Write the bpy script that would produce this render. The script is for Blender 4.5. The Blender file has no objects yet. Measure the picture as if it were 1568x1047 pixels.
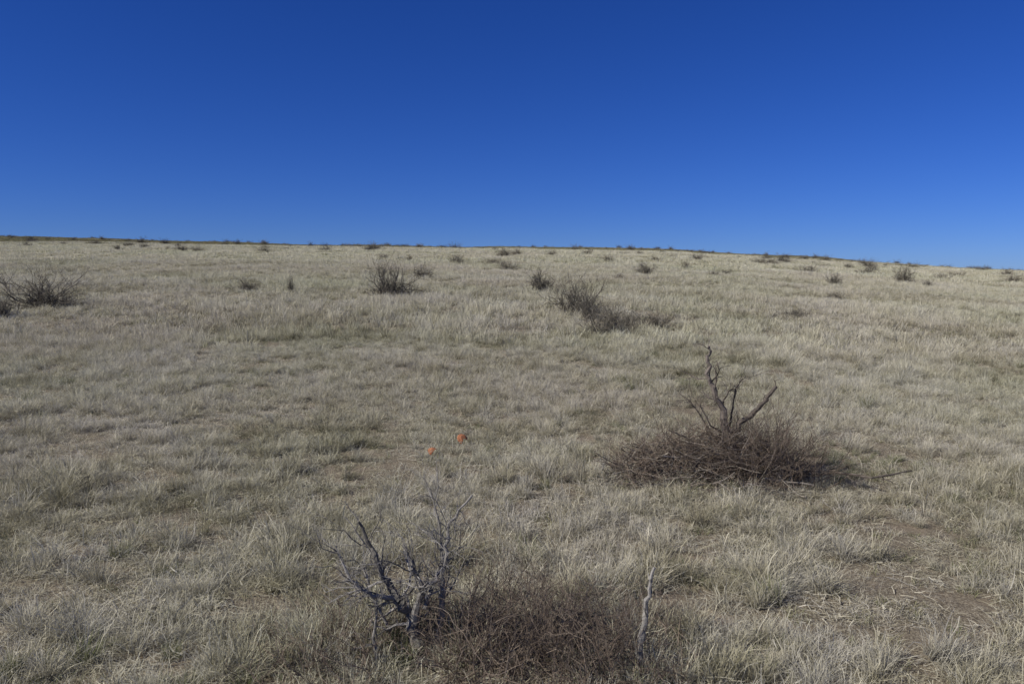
import bpy, math, random
import numpy as np
from mathutils import Vector, Matrix
rng=np.random.default_rng(7); random.seed(7)
scene=bpy.context.scene
COL=scene.collection
# ---------------------------------------------------------------- noise / terrain
def vn(x,y,seed=0):
    x=np.asarray(x,dtype=np.float64); y=np.asarray(y,dtype=np.float64)
    ix=np.floor(x); iy=np.floor(y); fx=x-ix; fy=y-iy
    fx=fx*fx*(3-2*fx); fy=fy*fy*(3-2*fy)
    def h(a,b):
        s=np.sin(a*127.1+b*311.7+seed*74.7)*43758.5453
        return s-np.floor(s)
    return (h(ix,iy)*(1-fx)+h(ix+1,iy)*fx)*(1-fy)+(h(ix,iy+1)*(1-fx)+h(ix+1,iy+1)*fx)*fy
def fbm(x,y,seed=0,o=3):
    s=0;a=.5;t=0
    for i in range(o):
        s=s+a*vn(x*2**i,y*2**i,seed+i*13);t+=a;a*=.5
    return s/t
UN=np.array([-.66,-.39,-.19,0,.16,.34,.5,.66])
E2=np.array([.0515,.043,.037,.0355,.0365,.027,.0145,.006])
E1=np.array([.0400,.039,.0365,.034,.0325,.022,.0115,.0045])
def prof(u,E):
    s=0
    for k in (-.09,-.045,0,.045,.09): s=s+np.interp(u+k,UN,E)
    return s/5
def height(x,y):
    x=np.asarray(x,dtype=np.float64); y=np.asarray(y,dtype=np.float64)
    u=np.clip(x/np.maximum(y,3),-1.1,1.1)
    za=1.6+90*prof(u,E1); zb=1.6+220*prof(u,E2)
    g=lambda q:(np.sqrt((q-6)**2+9)+(q-6))/2
    z=np.where(y<90,za*g(y)/g(90.),za+(zb-za)*np.clip((y-90)/130,0,1))
    z=z-np.maximum(y-220,0)*.035
    r=np.clip((y-8)/25,0,1)
    z=z+.05*(fbm(x/1.3,y/1.3,3)-.5)+.25*r*(fbm(x/9,y/9,5)-.5)+1.2*np.clip((y-70)/100,0,1)*(fbm(x/28,y/28,9)-.5)
    return z
def bare(x,y):
    b=np.clip((fbm(x/.9,y/.9,21)-.63)*7,0,1)*.6
    for (cx,cy,rx,ry,a) in [(1.95,3.75,.5,.55,1),(2.3,4.7,.5,.35,.8),(-.45,6.3,.6,.2,.75),(-2.1,6.4,.5,.2,.7),(-1.0,5.6,.5,.2,.7),(.1,4.4,.3,.2,.5),(-1.6,4.7,.35,.15,.6),(2.8,6.6,.8,.4,.7)]:
        d=((x-cx)/rx)**2+((y-cy)/ry)**2+1.3*(fbm(x*3,y*3,31)-.5)
        b=np.maximum(b,a*np.clip(1.5-d,0,1))
    return b
# ---------------------------------------------------------------- camera
P=math.atan(98/1230)
camz=1.6+float(height(0,0))
cd=bpy.data.cameras.new("camera"); cam=bpy.data.objects.new("camera",cd); COL.objects.link(cam)
cam.location=(0,0,camz); cam.rotation_euler=(math.pi/2-P,0,0)
cd.sensor_width=36; cd.lens=28.24; cd.clip_start=.05; cd.clip_end=6000
scene.camera=cam
# ---------------------------------------------------------------- materials
def newmat(n):
    m=bpy.data.materials.new(n); m.use_nodes=True; nt=m.node_tree; nt.nodes.clear(); return m,nt
def N(nt,t,**k):
    n=nt.nodes.new(t)
    for a,b in k.items(): setattr(n,a,b)
    return n
def math_(nt,op,a,b):
    n=N(nt,'ShaderNodeMath',operation=op)
    for i,v in enumerate((a,b)):
        if isinstance(v,(int,float)): n.inputs[i].default_value=v
        else: nt.links.new(v,n.inputs[i])
    return n.outputs[0]
def ramp(nt,fac,stops):
    r=N(nt,'ShaderNodeValToRGB'); e=r.color_ramp.elements
    while len(e)<len(stops): e.new(.5)
    for i,(p,c) in enumerate(stops): e[i].position=p; e[i].color=(*c,1)
    nt.links.new(fac,r.inputs[0]); return r.outputs[0]
def noise(nt,vec,scale,detail=3,rough=.55):
    n=N(nt,'ShaderNodeTexNoise'); n.inputs['Scale'].default_value=scale; n.inputs['Detail'].default_value=detail; n.inputs['Roughness'].default_value=rough
    nt.links.new(vec,n.inputs['Vector']); return n.outputs[0]
def mixc(nt,fac,a,b,mode='MIX'):
    n=N(nt,'ShaderNodeMix',data_type='RGBA',blend_type=mode)
    if isinstance(fac,(int,float)): n.inputs[0].default_value=fac
    else: nt.links.new(fac,n.inputs[0])
    for i,v in ((6,a),(7,b)):
        if isinstance(v,tuple): n.inputs[i].default_value=(*v,1)
        else: nt.links.new(v,n.inputs[i])
    return n.outputs[2]
def grass_mat(name,stops,basedark=.45,trans=.22,off=.14):
    m,nt=newmat(name)
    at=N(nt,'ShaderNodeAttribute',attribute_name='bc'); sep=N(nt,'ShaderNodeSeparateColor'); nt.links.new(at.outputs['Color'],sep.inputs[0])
    geo=N(nt,'ShaderNodeNewGeometry')
    n1=noise(nt,geo.outputs['Position'],.30,5,.65); n2=noise(nt,geo.outputs['Position'],1.9,2)
    f=math_(nt,'MULTIPLY',sep.outputs[0],.34); f=math_(nt,'ADD',f,math_(nt,'MULTIPLY',sep.outputs[2],.46))
    f=math_(nt,'ADD',f,math_(nt,'MULTIPLY',math_(nt,'SUBTRACT',n1,.5),1.3)); f=math_(nt,'ADD',f,math_(nt,'MULTIPLY',math_(nt,'SUBTRACT',n2,.5),.75))
    f=math_(nt,'ADD',f,off)
    c=ramp(nt,f,stops)
    # olive / straw drift over several metres
    n5=noise(nt,geo.outputs['Position'],.16,4,.6)
    c=mixc(nt,1.0,c,ramp(nt,n5,[(.34,(.96,.975,.91)),(.5,(1.0,.985,.955)),(.66,(.97,.93,.92))]),'MULTIPLY')
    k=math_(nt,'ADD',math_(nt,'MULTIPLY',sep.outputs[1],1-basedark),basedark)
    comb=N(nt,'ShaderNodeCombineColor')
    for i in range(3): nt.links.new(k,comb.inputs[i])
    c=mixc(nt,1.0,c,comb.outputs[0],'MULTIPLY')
    d=N(nt,'ShaderNodeBsdfDiffuse'); t=N(nt,'ShaderNodeBsdfTranslucent'); mx=N(nt,'ShaderNodeMixShader'); mx.inputs[0].default_value=trans
    nt.links.new(c,d.inputs[0]); nt.links.new(c,t.inputs[0]); nt.links.new(d.outputs[0],mx.inputs[1]); nt.links.new(t.outputs[0],mx.inputs[2])
    o=N(nt,'ShaderNodeOutputMaterial'); nt.links.new(mx.outputs[0],o.inputs[0]); return m
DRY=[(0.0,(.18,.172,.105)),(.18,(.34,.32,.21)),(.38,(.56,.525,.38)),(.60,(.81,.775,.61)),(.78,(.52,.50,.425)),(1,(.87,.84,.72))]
M_grass=grass_mat("dry_grass",DRY,.27,.22,.125)  # bases brown from litter, darkened further as gap shade put into the colour
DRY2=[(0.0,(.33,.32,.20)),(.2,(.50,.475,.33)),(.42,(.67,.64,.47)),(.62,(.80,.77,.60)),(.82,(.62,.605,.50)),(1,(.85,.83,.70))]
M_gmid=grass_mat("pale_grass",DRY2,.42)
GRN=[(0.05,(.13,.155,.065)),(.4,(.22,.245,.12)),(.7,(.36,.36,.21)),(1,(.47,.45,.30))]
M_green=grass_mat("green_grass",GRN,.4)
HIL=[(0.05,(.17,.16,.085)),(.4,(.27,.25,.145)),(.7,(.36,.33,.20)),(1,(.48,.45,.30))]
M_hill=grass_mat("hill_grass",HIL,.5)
def wood_mat(name,ca,cb,sc=30):
    m,nt=newmat(name); tc=N(nt,'ShaderNodeTexCoord')
    at=N(nt,'ShaderNodeAttribute',attribute_name='bc'); sep=N(nt,'ShaderNodeSeparateColor'); nt.links.new(at.outputs['Color'],sep.inputs[0])
    n=noise(nt,tc.outputs['Object'],sc,5,.7)
    f=math_(nt,'ADD',math_(nt,'MULTIPLY',n,.6),math_(nt,'MULTIPLY',sep.outputs[0],.45))
    c=ramp(nt,f,[(.2,tuple(v*.5 for v in ca)),(.45,ca),(.8,cb)])
    b=N(nt,'ShaderNodeBsdfPrincipled'); nt.links.new(c,b.inputs['Base Color']); b.inputs['Roughness'].default_value=.85; b.inputs['Specular IOR Level'].default_value=.2
    bp=N(nt,'ShaderNodeBump'); bp.inputs['Strength'].default_value=.9; bp.inputs['Distance'].default_value=.008; nt.links.new(n,bp.inputs['Height']); nt.links.new(bp.outputs[0],b.inputs['Normal'])
    o=N(nt,'ShaderNodeOutputMaterial'); nt.links.new(b.outputs[0],o.inputs[0]); return m
M_wood=wood_mat("weathered_grey_wood",(.18,.168,.145),(.38,.36,.325))
M_stick=wood_mat("stick_wood",(.12,.10,.08),(.36,.32,.26))
M_dark=wood_mat("dark_bark",(.09,.075,.06),(.25,.215,.18))
M_twig=wood_mat("brown_twigs",(.125,.095,.07),(.32,.26,.195))
M_shrub=wood_mat("shrub_twigs",(.10,.09,.068),(.235,.21,.165),8)
m,nt=newmat("prairie_ground"); M_ground=m
geo=N(nt,'ShaderNodeNewGeometry'); pos=geo.outputs['Position']
at=N(nt,'ShaderNodeAttribute',attribute_name='cover')
n1=noise(nt,pos,9,6,.7); n2=noise(nt,pos,90,4,.7); n3=noise(nt,pos,.35,4); n4=noise(nt,pos,1.7,5,.65)
soil=ramp(nt,n1,[(.3,(.14,.115,.08)),(.55,(.25,.20,.142)),(.75,(.38,.315,.23))])
lit=ramp(nt,n2,[(.38,(.06,.052,.037)),(.5,(.16,.138,.095)),(.62,(.40,.36,.26))])  # litter darkened: shade of the gaps between tufts put into its colour
near=mixc(nt,ramp(nt,n4,[(.35,(.35,.35,.35)),(.6,(.92,.92,.92))]),soil,lit)
far=ramp(nt,math_(nt,'ADD',math_(nt,'MULTIPLY',n3,.5),math_(nt,'MULTIPLY',n4,.5)),[(.3,(.27,.26,.165)),(.5,(.43,.41,.28)),(.7,(.56,.53,.39))])
hill=ramp(nt,n4,[(.3,(.15,.14,.08)),(.5,(.22,.20,.12)),(.7,(.30,.27,.17))])
sep=N(nt,'ShaderNodeSeparateColor'); nt.links.new(at.outputs['Color'],sep.inputs[0])
c=mixc(nt,sep.outputs[0],near,far); c=mixc(nt,sep.outputs[1],c,hill)
b=N(nt,'ShaderNodeBsdfPrincipled'); nt.links.new(c,b.inputs['Base Color']); b.inputs['Roughness'].default_value=1; b.inputs['Specular IOR Level'].default_value=.05
bp=N(nt,'ShaderNodeBump'); bp.inputs['Strength'].default_value=.9; bp.inputs['Distance'].default_value=.025; nt.links.new(n1,bp.inputs['Height']); nt.links.new(bp.outputs[0],b.inputs['Normal'])
o=N(nt,'ShaderNodeOutputMaterial'); nt.links.new(b.outputs[0],o.inputs[0])
# ---------------------------------------------------------------- ground
def spaced(a,b,n,k):
    s=np.linspace(math.asinh(a/k),math.asinh(b/k),n); return np.sinh(s)*k
xs=spaced(-1800,1800,460,4.); ys=spaced(-400,2500,520,4.)
X,Y=np.meshgrid(xs,ys); Z=height(X,Y)
nx,ny=len(xs),len(ys)
V=np.stack([X.ravel(),Y.ravel(),Z.ravel()],1)
I=(np.arange(ny-1)[:,None]*nx+np.arange(nx-1)[None,:]).ravel()
F=np.stack([I,I+1,I+nx+1,I+nx],1)
def mkmesh(name,V,F,mat,attr=None):
    me=bpy.data.meshes.new(name); me.from_pydata(V.tolist(),[],F.tolist() if hasattr(F,'tolist') else F)
    if attr is not None:
        ca=me.color_attributes.new('bc','FLOAT_COLOR','POINT'); ca.data.foreach_set('color',attr.astype(np.float32).ravel())
    me.materials.append(mat); return me
me=mkmesh("ground",V,F,M_ground)
ca=me.color_attributes.new('cover','FLOAT_COLOR','POINT')
cv=np.zeros((len(V),4)); cv[:,3]=1
cv[:,0]=np.clip((V[:,1]-14)/40,0,1)
cv[:,1]=np.clip((V[:,1]-95+30*(fbm(V[:,0]/20,V[:,1]/20,77)-.5))/30,0,1)*.9
ca.data.foreach_set('color',cv.astype(np.float32).ravel())
me.polygons.foreach_set('use_smooth',[True]*len(me.polygons))
gr=bpy.data.objects.new("ground",me); COL.objects.link(gr)
# ---------------------------------------------------------------- grass
def blades(nt_,bpt,S,R,hmin,hmax,w,lean,curl,segs,outward=.6,flat=0,smin=.6,smax=1.2,kink=.12):
    a=rng.uniform(0,6.283,nt_); r=S*np.sqrt(rng.uniform(0,1,nt_)); cx=r*np.cos(a); cy=r*np.sin(a)
    ts=rng.uniform(smin,smax,nt_); tr=rng.uniform(0,1,nt_)
    nb=nt_*bpt; rep=lambda q:np.repeat(q,bpt)
    a0=rng.uniform(0,2*math.pi,nb); rr=R*rep(ts)*np.sqrt(rng.uniform(0,1,nb))
    base=np.stack([rep(cx)+rr*np.cos(a0),rep(cy)+rr*np.sin(a0),np.full(nb,-.012)],1)
    if flat: base[:,2]=rng.uniform(.002,flat,nb)
    az=np.where(rng.uniform(0,1,nb)<outward,a0+rng.normal(0,.5,nb),rng.uniform(0,2*math.pi,nb))
    L=rng.uniform(hmin,hmax,nb)*rep(ts); th=np.abs(rng.normal(0,lean,nb))+(1.45 if flat else .03)
    cu=rng.normal(curl,abs(curl)*.5+.05,nb) if not flat else rng.normal(0,.25,nb)
    daz=rng.normal(0,.6,nb); pts=[base]; p=base.copy()
    for s in range(segs):
        t=th+cu*(s/segs)+rng.normal(0,kink,nb)
        t=np.clip(t,1.2,1.75) if flat else np.clip(t,0,2.4)
        az2=az+daz*s/segs*(2.5 if curl>.9 or flat else 1)+rng.normal(0,kink,nb)
        p=p+np.stack([np.sin(t)*np.cos(az2),np.sin(t)*np.sin(az2),np.cos(t)],1)*(L/segs)[:,None]
        pts.append(p.copy())
    pts=np.stack(pts,1)
    sa=az+math.pi/2+rng.normal(0,.7,nb); side=np.stack([np.cos(sa),np.sin(sa),rng.normal(0,.25,nb)],1)
    tap=np.linspace(1,.25,segs+1); ww=w*np.exp(rng.normal(-.05,.42,nb))
    off=side[:,None,:]*(tap[None,:]*ww[:,None]/2)[:,:,None]
    Vv=np.stack([pts-off,pts+off],2).reshape(-1,3)
    k=(np.arange(nb)[:,None]*(segs+1)+np.arange(segs)[None,:]).ravel()*2
    Ff=np.stack([k,k+1,k+3,k+2],1)
    c=np.ones((nb,segs+1,2,4)); c[...,0]=rng.uniform(0,1,nb)[:,None,None]; c[...,2]=rep(tr)[:,None,None]
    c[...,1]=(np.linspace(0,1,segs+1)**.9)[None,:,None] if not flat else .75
    return Vv,Ff,c.reshape(-1,4)
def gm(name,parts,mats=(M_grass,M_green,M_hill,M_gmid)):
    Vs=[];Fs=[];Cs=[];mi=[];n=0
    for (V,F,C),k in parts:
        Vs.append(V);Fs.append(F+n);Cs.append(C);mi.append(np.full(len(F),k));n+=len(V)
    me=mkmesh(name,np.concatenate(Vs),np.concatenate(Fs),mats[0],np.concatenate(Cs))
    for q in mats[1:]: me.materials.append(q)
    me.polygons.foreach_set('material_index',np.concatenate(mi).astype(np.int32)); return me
def collection(name,meshes):
    c=bpy.data.collections.new(name)
    for i,me in enumerate(meshes): c.objects.link(bpy.data.objects.new("%s_%03d"%(name,i),me))
    return c
def scatter(name,coll,pts,rot,scl,idx,parent=None):
    me=bpy.data.meshes.new(name); me.from_pydata(pts.tolist(),[],[])
    a=me.attributes.new('rot','FLOAT_VECTOR','POINT'); a.data.foreach_set('vector',rot.astype(np.float32).ravel())
    a=me.attributes.new('scl','FLOAT_VECTOR','POINT'); a.data.foreach_set('vector',scl.astype(np.float32).ravel())
    a=me.attributes.new('idx','INT','POINT'); a.data.foreach_set('value',idx.astype(np.int32))
    ob=bpy.data.objects.new(name,me); COL.objects.link(ob)
    g=bpy.data.node_groups.new(name+"_gn",'GeometryNodeTree')
    g.interface.new_socket('Geometry',in_out='INPUT',socket_type='NodeSocketGeometry'); g.interface.new_socket('Geometry',in_out='OUTPUT',socket_type='NodeSocketGeometry')
    gi=g.nodes.new('NodeGroupInput'); go=g.nodes.new('NodeGroupOutput')
    ci=g.nodes.new('GeometryNodeCollectionInfo'); ci.inputs['Collection'].default_value=coll; ci.inputs['Separate Children'].default_value=True; ci.inputs['Reset Children'].default_value=True
    ip=g.nodes.new('GeometryNodeInstanceOnPoints'); ip.inputs['Pick Instance'].default_value=True
    def na(n,t):
        q=g.nodes.new('GeometryNodeInputNamedAttribute'); q.data_type=t; q.inputs['Name'].default_value=n; return q.outputs['Attribute']
    er=g.nodes.new('FunctionNodeEulerToRotation'); L=g.links.new
    L(na('rot','FLOAT_VECTOR'),er.inputs[0]); L(er.outputs[0],ip.inputs['Rotation']); L(na('scl','FLOAT_VECTOR'),ip.inputs['Scale']); L(na('idx','INT'),ip.inputs['Instance Index'])
    L(gi.outputs[0],ip.inputs['Points']); L(ci.outputs[0],ip.inputs['Instance']); L(ip.outputs[0],go.inputs[0])
    md=ob.modifiers.new('gn','NODES'); md.node_group=g
    if parent: ob.parent=parent
    return ob
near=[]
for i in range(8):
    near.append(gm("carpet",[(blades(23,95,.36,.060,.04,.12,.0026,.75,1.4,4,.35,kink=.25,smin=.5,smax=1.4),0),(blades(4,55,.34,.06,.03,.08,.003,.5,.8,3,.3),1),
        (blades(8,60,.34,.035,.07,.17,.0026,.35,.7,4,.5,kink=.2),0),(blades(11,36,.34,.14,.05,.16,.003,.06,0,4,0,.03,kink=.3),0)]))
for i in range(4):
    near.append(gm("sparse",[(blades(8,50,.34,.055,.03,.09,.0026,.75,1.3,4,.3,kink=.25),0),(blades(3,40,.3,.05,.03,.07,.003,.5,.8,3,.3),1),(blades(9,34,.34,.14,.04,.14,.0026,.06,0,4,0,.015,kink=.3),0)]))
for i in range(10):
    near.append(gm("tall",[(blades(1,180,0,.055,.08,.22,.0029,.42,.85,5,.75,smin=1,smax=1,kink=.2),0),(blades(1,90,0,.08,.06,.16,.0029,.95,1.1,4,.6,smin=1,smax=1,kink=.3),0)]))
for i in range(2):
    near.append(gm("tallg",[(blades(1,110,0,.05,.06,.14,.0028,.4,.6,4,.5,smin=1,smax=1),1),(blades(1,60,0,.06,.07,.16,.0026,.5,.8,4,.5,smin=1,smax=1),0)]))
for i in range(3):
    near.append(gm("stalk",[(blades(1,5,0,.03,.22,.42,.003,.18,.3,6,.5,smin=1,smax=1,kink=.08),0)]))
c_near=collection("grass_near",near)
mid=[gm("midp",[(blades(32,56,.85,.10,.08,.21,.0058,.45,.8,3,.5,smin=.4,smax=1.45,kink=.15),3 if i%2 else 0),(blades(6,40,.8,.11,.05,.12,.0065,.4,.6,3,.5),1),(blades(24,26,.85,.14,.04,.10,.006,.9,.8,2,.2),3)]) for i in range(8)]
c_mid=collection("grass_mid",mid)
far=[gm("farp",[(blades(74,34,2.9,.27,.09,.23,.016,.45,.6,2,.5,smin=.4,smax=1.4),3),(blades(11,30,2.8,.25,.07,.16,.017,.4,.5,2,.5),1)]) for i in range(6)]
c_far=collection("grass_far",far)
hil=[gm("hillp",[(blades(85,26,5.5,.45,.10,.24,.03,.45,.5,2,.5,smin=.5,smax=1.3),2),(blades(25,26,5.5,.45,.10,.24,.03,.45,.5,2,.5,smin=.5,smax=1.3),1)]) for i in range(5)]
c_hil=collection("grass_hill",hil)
grass=bpy.data.objects.new("prairie_grass",None); COL.objects.link(grass)
def jgrid(step,y0,y1,k=.85,pad=2.):
    gx=np.arange(-k*y1-pad,k*y1+pad,step); gy=np.arange(y0,y1,step); x,y=np.meshgrid(gx,gy); x=x.ravel()+rng.uniform(-.45,.45,x.size)*step; y=y.ravel()+rng.uniform(-.45,.45,y.size)*step
    m=np.abs(x)<k*np.maximum(y,0)+pad; return x[m],y[m]
def make(name,coll,x,y,idx,s,tilt=0.,sz=None,ds=.3):
    z=height(x,y); n=len(x)
    gx=(height(x+ds,y)-height(x-ds,y))/(2*ds); gy=(height(x,y+ds)-height(x,y-ds))/(2*ds)
    a=rng.uniform(0,6.28,n); t1=rng.normal(0,1,n)*tilt; t2=rng.normal(0,1,n)*tilt
    rot=np.empty((n,3))
    for i in range(n):
        q=Vector((0,0,1)).rotation_difference(Vector((-gx[i]+t1[i],-gy[i]+t2[i],1)).normalized()).to_matrix()@Matrix.Rotation(a[i],3,'Z')
        rot[i]=q.to_euler()
    sc=np.stack([s,s,s*(1 if sz is None else sz)],1)
    return scatter(name,coll,np.stack([x,y,z],1),rot,sc,idx,grass)
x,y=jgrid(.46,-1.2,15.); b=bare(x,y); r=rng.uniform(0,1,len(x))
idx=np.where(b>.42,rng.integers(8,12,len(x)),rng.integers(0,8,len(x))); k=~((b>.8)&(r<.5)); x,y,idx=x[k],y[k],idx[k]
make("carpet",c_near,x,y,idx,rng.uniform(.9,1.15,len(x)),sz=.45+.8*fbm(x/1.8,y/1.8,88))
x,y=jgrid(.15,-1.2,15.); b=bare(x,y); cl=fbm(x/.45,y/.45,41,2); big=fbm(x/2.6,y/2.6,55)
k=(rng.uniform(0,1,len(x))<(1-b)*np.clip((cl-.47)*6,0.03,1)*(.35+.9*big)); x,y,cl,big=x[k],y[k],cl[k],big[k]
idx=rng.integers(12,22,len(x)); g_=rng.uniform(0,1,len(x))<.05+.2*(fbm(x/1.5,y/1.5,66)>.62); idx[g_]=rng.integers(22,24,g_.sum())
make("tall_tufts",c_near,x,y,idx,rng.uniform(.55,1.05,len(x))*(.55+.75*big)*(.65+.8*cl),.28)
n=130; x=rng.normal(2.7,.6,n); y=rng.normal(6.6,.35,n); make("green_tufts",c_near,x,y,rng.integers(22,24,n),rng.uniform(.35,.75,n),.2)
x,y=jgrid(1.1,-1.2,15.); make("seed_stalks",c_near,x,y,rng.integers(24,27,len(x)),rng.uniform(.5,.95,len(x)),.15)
x,y=jgrid(1.15,14.2,50.); make("mid_patches",c_mid,x,y,rng.integers(0,8,len(x)),rng.uniform(.9,1.15,len(x)),sz=.5+1.0*fbm(x/3.5,y/3.5,56),ds=.6)
x,y=jgrid(3.9,49,112.,pad=5); make("far_patches",c_far,x,y,rng.integers(0,6,len(x)),rng.uniform(.9,1.15,len(x)),sz=.75+.6*fbm(x/7,y/7,57),ds=2)
x,y=jgrid(8.0,106,232.,pad=8); make("hill_patches",c_hil,x,y,rng.integers(0,5,len(x)),rng.uniform(.9,1.15,len(x)),ds=4)
# ---------------------------------------------------------------- twigs
class Tubes:
    def __init__(s): s.V=[];s.F=[];s.C=[];s.n=0
    def add(s,pts,rad,k=4):
        pts=np.asarray(pts,float); n=len(pts)
        T=np.gradient(pts,axis=0); T/=np.linalg.norm(T,axis=1)[:,None]+1e-9
        ref=np.array([.3,.2,.93]) if abs(T[0,2])<.8 else np.array([1.,.1,0])
        U=np.cross(T,ref); U/=np.linalg.norm(U,axis=1)[:,None]+1e-9; W=np.cross(T,U)
        a=np.arange(k)*2*math.pi/k
        ring=pts[:,None,:]+(U[:,None,:]*np.cos(a)[None,:,None]+W[:,None,:]*np.sin(a)[None,:,None])*np.asarray(rad)[:,None,None]
        s.V.append(ring.reshape(-1,3)); c=rng.uniform(0,1); s.C.append(np.tile([c,1,0,1],(n*k,1)))
        for i in range(n-1):
            for j in range(k):
                q=s.n+i*k+j; r=s.n+i*k+(j+1)%k
                s.F.append((q,r,r+k,q+k))
        s.F.append(tuple(s.n+(n-1)*k+j for j in range(k)))
        s.n+=n*k
    def mesh(s,name,mat): return mkmesh(name,np.concatenate(s.V),s.F,mat,np.concatenate(s.C))
def wig(start,d,L,n,jit,up=0.):
    p=np.array(start,float); d=np.array(d,float); d/=np.linalg.norm(d)+1e-9; o=[p.copy()]
    for i in range(n):
        d=d+rng.normal(0,jit,3)+np.array([0,0,up]); d/=np.linalg.norm(d); p=p+d*L/n; o.append(p.copy())
    return np.array(o)
def grow(tb,start,d,L,r,lv,nch=4,jit=.22,up=.03,k=4,spread=.8):
    n=5 if lv>0 else 3
    pts=wig(start,d,L,n,jit,up); tb.add(pts,np.linspace(r,r*.4,n+1),k if lv>0 else 3)
    if lv<=0: return
    for i in range(nch):
        t=rng.uniform(.25,1); q=t*n; i0=min(int(q),n-1); p=pts[i0]+(pts[i0+1]-pts[i0])*(q-i0)
        dd=(pts[i0+1]-pts[i0]); dd/=np.linalg.norm(dd); dd=dd+rng.normal(0,spread*.6,3)
        grow(tb,p,dd,L*rng.uniform(.35,.65),r*.5*(1.15-.4*t),lv-1,nch,jit,up,k,spread)
def stem(tb,pts,r0,r1,lv=2,n=8,L=.2,k=7,tmin=.3,spread=.9):
    pts=np.array(pts,float)
    q=np.linspace(0,len(pts)-1,len(pts)*4-3); P_=np.stack([np.interp(q,np.arange(len(pts)),pts[:,i]) for i in range(3)],1)
    P_[1:]+=rng.normal(0,r0*.20,P_[1:].shape); m=len(P_); R=np.linspace(r0,r1,m)*rng.uniform(.8,1.2,m)
    tb.add(P_,R,k)
    for i in range(n):
        t=rng.uniform(tmin,1); j=min(int(t*(m-1)),m-2); dd=P_[j+1]-P_[j]; dd/=np.linalg.norm(dd); dd=dd+rng.normal(0,spread*.6,3)+np.array([0,0,.15])
        grow(tb,P_[j],dd,L*rng.uniform(.5,1.1),max(R[j]*.36,.0022),lv,3,.28,.02,5,.9)
def obj(name,me,loc,rz=0,sc=(1,1,1),parent=None):
    o=bpy.data.objects.new(name,me); COL.objects.link(o); o.location=loc; o.rotation_euler=(0,0,rz); o.scale=sc
    if parent: o.parent=parent
    return o
def empty(name,loc):
    e=bpy.data.objects.new(name,None); COL.objects.link(e); e.location=loc; return e
def H(x,y): return float(height(x,y))
protos=[]
for i in range(6):
    tb=Tubes(); lob=rng.uniform(0,6.28)
    for s in range(66):
        a=rng.uniform(0,6.28); th=rng.uniform(.05,1.3)
        d=(math.sin(th)*math.cos(a),math.sin(th)*math.sin(a),math.cos(th)*1.1)
        grow(tb,(rng.normal(0,.16),rng.normal(0,.16),-.02),d,rng.uniform(.27,.74)*(1+.3*math.cos(2*(a-lob))),.011,2,5,.24,.05,3,1.)
    protos.append(tb.mesh("shrub_mesh_%d"%i,M_shrub))
# x, y, width, height in metres
SH=[(-3.72,24.24,1.25,1.15),(-3.73,33.82,.75,.65),(1.04,26.79,1.,.8),(1.51,18.98,1.05,.92),(1.80,15.10,.8,.76),(2.97,16.86,.75,.38),(-11.67,19.89,1.5,.95),(-11.16,17.58,.5,.6),
(-8.39,25.58,.8,.45),(-6.87,24.97,.2,.6),(-3.33,48.93,1.,.7),(-1.21,48.31,1.,.5),(-.27,41.16,1.,.66),(6.34,38.36,.85,.76),(4.62,34.37,.5,.36),(6.65,56.28,.9,.58),(10.61,49.25,.55,.55),
(9.89,39.64,.45,.45),(19.39,52.72,1.4,.62),(15.28,38.30,.65,.68),(23.96,54.65,1.4,.6),(22.26,45.83,1.1,1.05),(21.98,42.60,.65,.45),(28.55,53.52,.9,.58),(35.31,56.71,1.4,.72),(-27.33,70.30,1.1,.65),
(-34.96,71.60,.7,.6),(-21.18,68.95,1.,.5),(11.43,28.48,.65,.34),(-1.35,18.07,.4,.26),(3.49,69.71,1.,.58),(10.66,59.89,.8,.5),(-6.84,53.16,.65,.46),(-35.60,78.39,1.,.55),(-53.71,89.36,1.1,.58),
(11.55,43.47,.55,.4),(-17.16,74.73,1.1,.58),(7.12,20.55,.8,.24),(1.75,17.9,.55,.52),(2.35,16.3,.45,.42),(-9.0,57.,.8,.45)]
for i,(x,y,W,h) in enumerate(SH):
    obj("desert_shrub",protos[i%6],(x,y,H(x,y)-.02),rng.uniform(0,6.28),(W/1.05,W/1.05,h/.85))
n=430; y=60+162*rng.uniform(0,1,n)**.75; x=rng.uniform(-.8,.8,n)*y
c_sh=collection("distant_shrub_forms",protos)
s=rng.uniform(.3,1.0,n)**1.4*1.5
ds=scatter("distant_shrubs",c_sh,np.stack([x,y,height(x,y)-.03],1),np.stack([np.zeros(n),np.zeros(n),rng.uniform(0,6.28,n)],1),np.stack([s,s,s*rng.uniform(.5,.95,n)],1),rng.integers(0,6,n))
# ---------------------------------------------------------------- foreground dead shrub
bx,by=-.39,3.20
ds_=empty("dead_shrub",(bx,by,H(bx,by)))
tb=Tubes()
stem(tb,[(.02,0,-.03),(0,.01,.09),(-.03,.02,.18),(-.08,.03,.25),(-.15,.05,.34),(-.20,.06,.46),(-.25,.04,.58)],.030,.005,2,22,.22)
stem(tb,[(-.03,.02,.14),(0,.0,.23),(.03,-.02,.31),(-.01,-.03,.40),(-.05,-.02,.50)],.019,.004,2,17,.19)
stem(tb,[(.07,.06,-.02),(.10,.05,.16),(.10,.03,.32),(.12,.02,.45),(.13,.05,.56),(.22,.06,.68)],.016,.004,2,24,.22)
stem(tb,[(.03,.0,.22),(.06,.03,.30),(.1,.06,.40),(.09,.08,.54),(.05,.1,.68)],.010,.003,2,14,.2)
stem(tb,[(-.08,.04,.25),(-.17,-.04,.29),(-.26,-.05,.36),(-.32,-.04,.50)],.012,.003,2,18,.2)
stem(tb,[(-.12,.06,.1),(-.2,.08,.25),(-.24,.1,.38)],.008,.003,2,14,.2)
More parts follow.
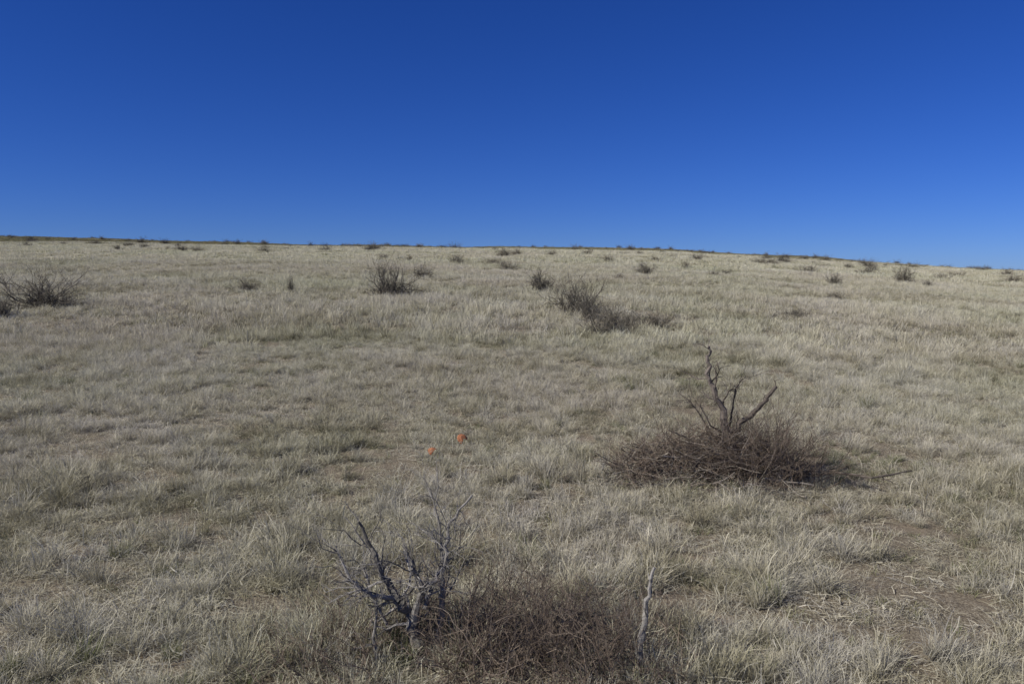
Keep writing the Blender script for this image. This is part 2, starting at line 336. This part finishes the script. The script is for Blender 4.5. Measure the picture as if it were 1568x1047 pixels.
stem(tb,[(-.15,-.05,-.02),(-.17,-.05,.12),(-.15,-.06,.26)],.009,.004,1,6,.16)
obj("branches",tb.mesh("dead_branches",M_wood),(0,0,0),parent=ds_)
tb=Tubes()
for i in range(1150):
    p=(rng.uniform(-.65,1.05),rng.normal(0,.2),-.02)
    e=math.exp(-((p[0]-.32)/.62)**2)
    if rng.uniform()>e+.18: continue
    if abs(p[0])<.12 and p[1]<.06: continue
    a=rng.uniform(0,6.28); th=abs(rng.normal(.2,.55)); d=(math.sin(th)*math.cos(a),math.sin(th)*math.sin(a),math.cos(th))
    grow(tb,p,d,rng.uniform(.12,.40)*(.45+.65*e),.0027,2,3,.26,.02,3,1.)
obj("twig_thatch",tb.mesh("dead_twigs",M_twig),(0,0,0),parent=ds_)
x,y=.50,3.08
tb=Tubes(); stem(tb,[(0,0,-.03),(.012,.01,.12),(.028,.015,.24),(.042,.01,.36),(.06,.0,.45)],.018,.005,0,4,.07,7,.5)
obj("dead_stem",tb.mesh("dead_stem",M_wood),(x,y,H(x,y)))
# ---------------------------------------------------------------- brush pile
bx,by=1.63,5.97; bp_=empty("brush_pile",(bx,by,H(bx,by)))
tb=Tubes()
stem(tb,[(.08,.1,-.02),(.03,.08,.3),(-.03,.06,.52),(-.1,.05,.66),(-.16,.05,.8),(-.15,.06,.92),(-.14,.06,1.02)],.033,.008,2,9,.2,7,.35)
stem(tb,[(.03,.08,.28),(.1,.06,.42),(.2,.05,.52),(.29,.04,.61),(.36,.04,.71)],.024,.013,1,2,.12,7,.7)
stem(tb,[(.02,.1,.3),(.05,.1,.5),(.08,.12,.68),(.13,.12,.76)],.009,.003,2,6,.16,6,.5)
stem(tb,[(0,.1,.2),(-.12,.12,.36),(-.2,.14,.50),(-.28,.14,.60)],.010,.003,2,12,.2,6,.4)
stem(tb,[(-.02,.06,.35),(-.14,.0,.42),(-.22,0,.58)],.009,.003,2,9,.18,6,.4)
obj("dead_trunk",tb.mesh("pile_trunk",M_dark),(0,0,0),parent=bp_)
def mound(x,y): return .36*math.exp(-((x-.08)/.42)**2-(y/.36)**2)+.27*math.exp(-((x+.5)/.34)**2-(y/.30)**2)
tb=Tubes()
for i in range(520):
    x=rng.uniform(-.9,.40); y=rng.normal(-.04,.2); hz=mound(x,y)
    if hz<.04: continue
    z=hz*rng.uniform(.05,1.0); a=rng.normal(0,.6)+(math.pi if rng.uniform()<.5 else 0); L=rng.uniform(.12,.42)
    d=np.array([math.cos(a),math.sin(a)*.7,rng.normal(0,.28)])
    pts=wig(np.array([x,y,max(z,.03)])-d*L/2*.9,d,L,4,.18,0); pts[:,2]=np.maximum(pts[:,2],.005)
    r=rng.choice([.0028,.0045,.008],p=[.55,.35,.10]); tb.add(pts,np.linspace(r,r*.5,5),5)
obj("sticks",tb.mesh("pile_sticks",M_stick),(0,0,0),parent=bp_)
tb=Tubes()
for i in range(440):
    x=rng.normal(.2,.22); y=rng.normal(0,.15); a=rng.uniform(0,6.28); th=abs(rng.normal(.6,.4))
    out=np.array([math.sin(th)*math.cos(a),math.sin(th)*math.sin(a),math.cos(th)])
    grow(tb,(x,y,.0),out,rng.uniform(.22,.60)*(1-.3*min(1,abs(x-.2)/.5)),.0034,2,3,.22,.02,3,.9)
obj("twigs",tb.mesh("pile_twigs",M_twig),(0,0,0),parent=bp_)
tb=Tubes()
for i in range(700):
    x=rng.normal(-.42,.26); y=rng.normal(.0,.18); z=mound(x,y)*rng.uniform(.1,1.05); a=rng.uniform(0,6.28)
    grow(tb,(x,y,z),(math.cos(a),math.sin(a)*.6,rng.normal(.35,.4)),rng.uniform(.1,.26),.0024,1,4,.25,0,3,.9)
obj("thatch",tb.mesh("pile_thatch",M_twig),(0,0,0),parent=bp_)
x,y=2.2,5.97
tb=Tubes()
stem(tb,[(0,0,.05),(.2,-.08,.10),(.4,-.27,.10),(.72,-.2,.14)],.012,.005,1,9,.2,6,.1)
obj("fallen_branch",tb.mesh("fallen_branch",M_dark),(x,y,H(x,y)))
# ---------------------------------------------------------------- orange clay targets
m,nt=newmat("orange_clay"); tc=N(nt,'ShaderNodeTexCoord'); n=noise(nt,tc.outputs['Object'],40,4)
c=ramp(nt,n,[(.3,(.26,.10,.045)),(.6,(.44,.18,.075))]); b=N(nt,'ShaderNodeBsdfPrincipled'); nt.links.new(c,b.inputs['Base Color']); b.inputs['Roughness'].default_value=.85
o=N(nt,'ShaderNodeOutputMaterial'); nt.links.new(b.outputs[0],o.inputs[0])
def clay(name,x,y,rot,amax,zz,sc):
    pr=[(0,.022),(.022,.022),(.03,.019),(.036,.012),(.047,.009),(.052,.0),(.049,-.001),(.033,.009),(.027,.016),(0,.018)]
    V=[];F=[];k=28
    for j in range(k+1):
        a=amax*j/k; jr=1+.07*math.sin(j*3.1)
        for (r,z) in pr: V.append((r*math.cos(a)*jr,r*math.sin(a)*jr,z))
    n=len(pr)
    for j in range(k):
        for i in range(n-1): F.append((j*n+i,(j+1)*n+i,(j+1)*n+i+1,j*n+i+1))
    F.append(tuple(range(n))); F.append(tuple(k*n+i for i in range(n-1,-1,-1)))
    me=bpy.data.meshes.new(name); me.from_pydata(V,[],F); me.materials.append(m)
    ob=obj(name,me,(x,y,H(x,y)+zz)); ob.rotation_euler=rot; ob.scale=(sc,sc,sc)
clay("orange_clay_target",-.44,7.05,(.9,.3,.4),4.6,.06,1.)
clay("orange_clay_target",-.66,6.64,(.6,-.3,1.0),3.4,.05,.9)
# ---------------------------------------------------------------- light
el=math.radians(36); sx,sy=-.90,-.42; q=math.hypot(sx,sy); sx/=q; sy/=q
S=Vector((sx*math.cos(el),sy*math.cos(el),math.sin(el)))
sd=bpy.data.lights.new("sun",'SUN'); so=bpy.data.objects.new("sun",sd); COL.objects.link(so)
so.rotation_euler=S.to_track_quat('Z','Y').to_euler(); sd.energy=5.0; sd.angle=math.radians(.53); sd.color=(1,.95,.88)
w=bpy.data.worlds.new("World"); scene.world=w; w.use_nodes=True; nt=w.node_tree; bg=nt.nodes['Background']
sk=nt.nodes.new('ShaderNodeTexSky'); sk.sky_type='NISHITA'; sk.sun_disc=False; sk.sun_elevation=el; sk.sun_rotation=math.atan2(sx,sy); sk.altitude=2000; sk.air_density=1; sk.dust_density=0; sk.ozone_density=4
hs=nt.nodes.new('ShaderNodeHueSaturation'); hs.inputs['Saturation'].default_value=1.2
nt.links.new(sk.outputs[0],hs.inputs['Color'])
tint=mixc(nt,1.0,hs.outputs[0],(.26,.385,.80),'MULTIPLY')
nt.links.new(tint,bg.inputs[0]); bg.inputs[1].default_value=.1
scene.view_settings.view_transform='Standard'; scene.view_settings.look='None'; scene.view_settings.exposure=0
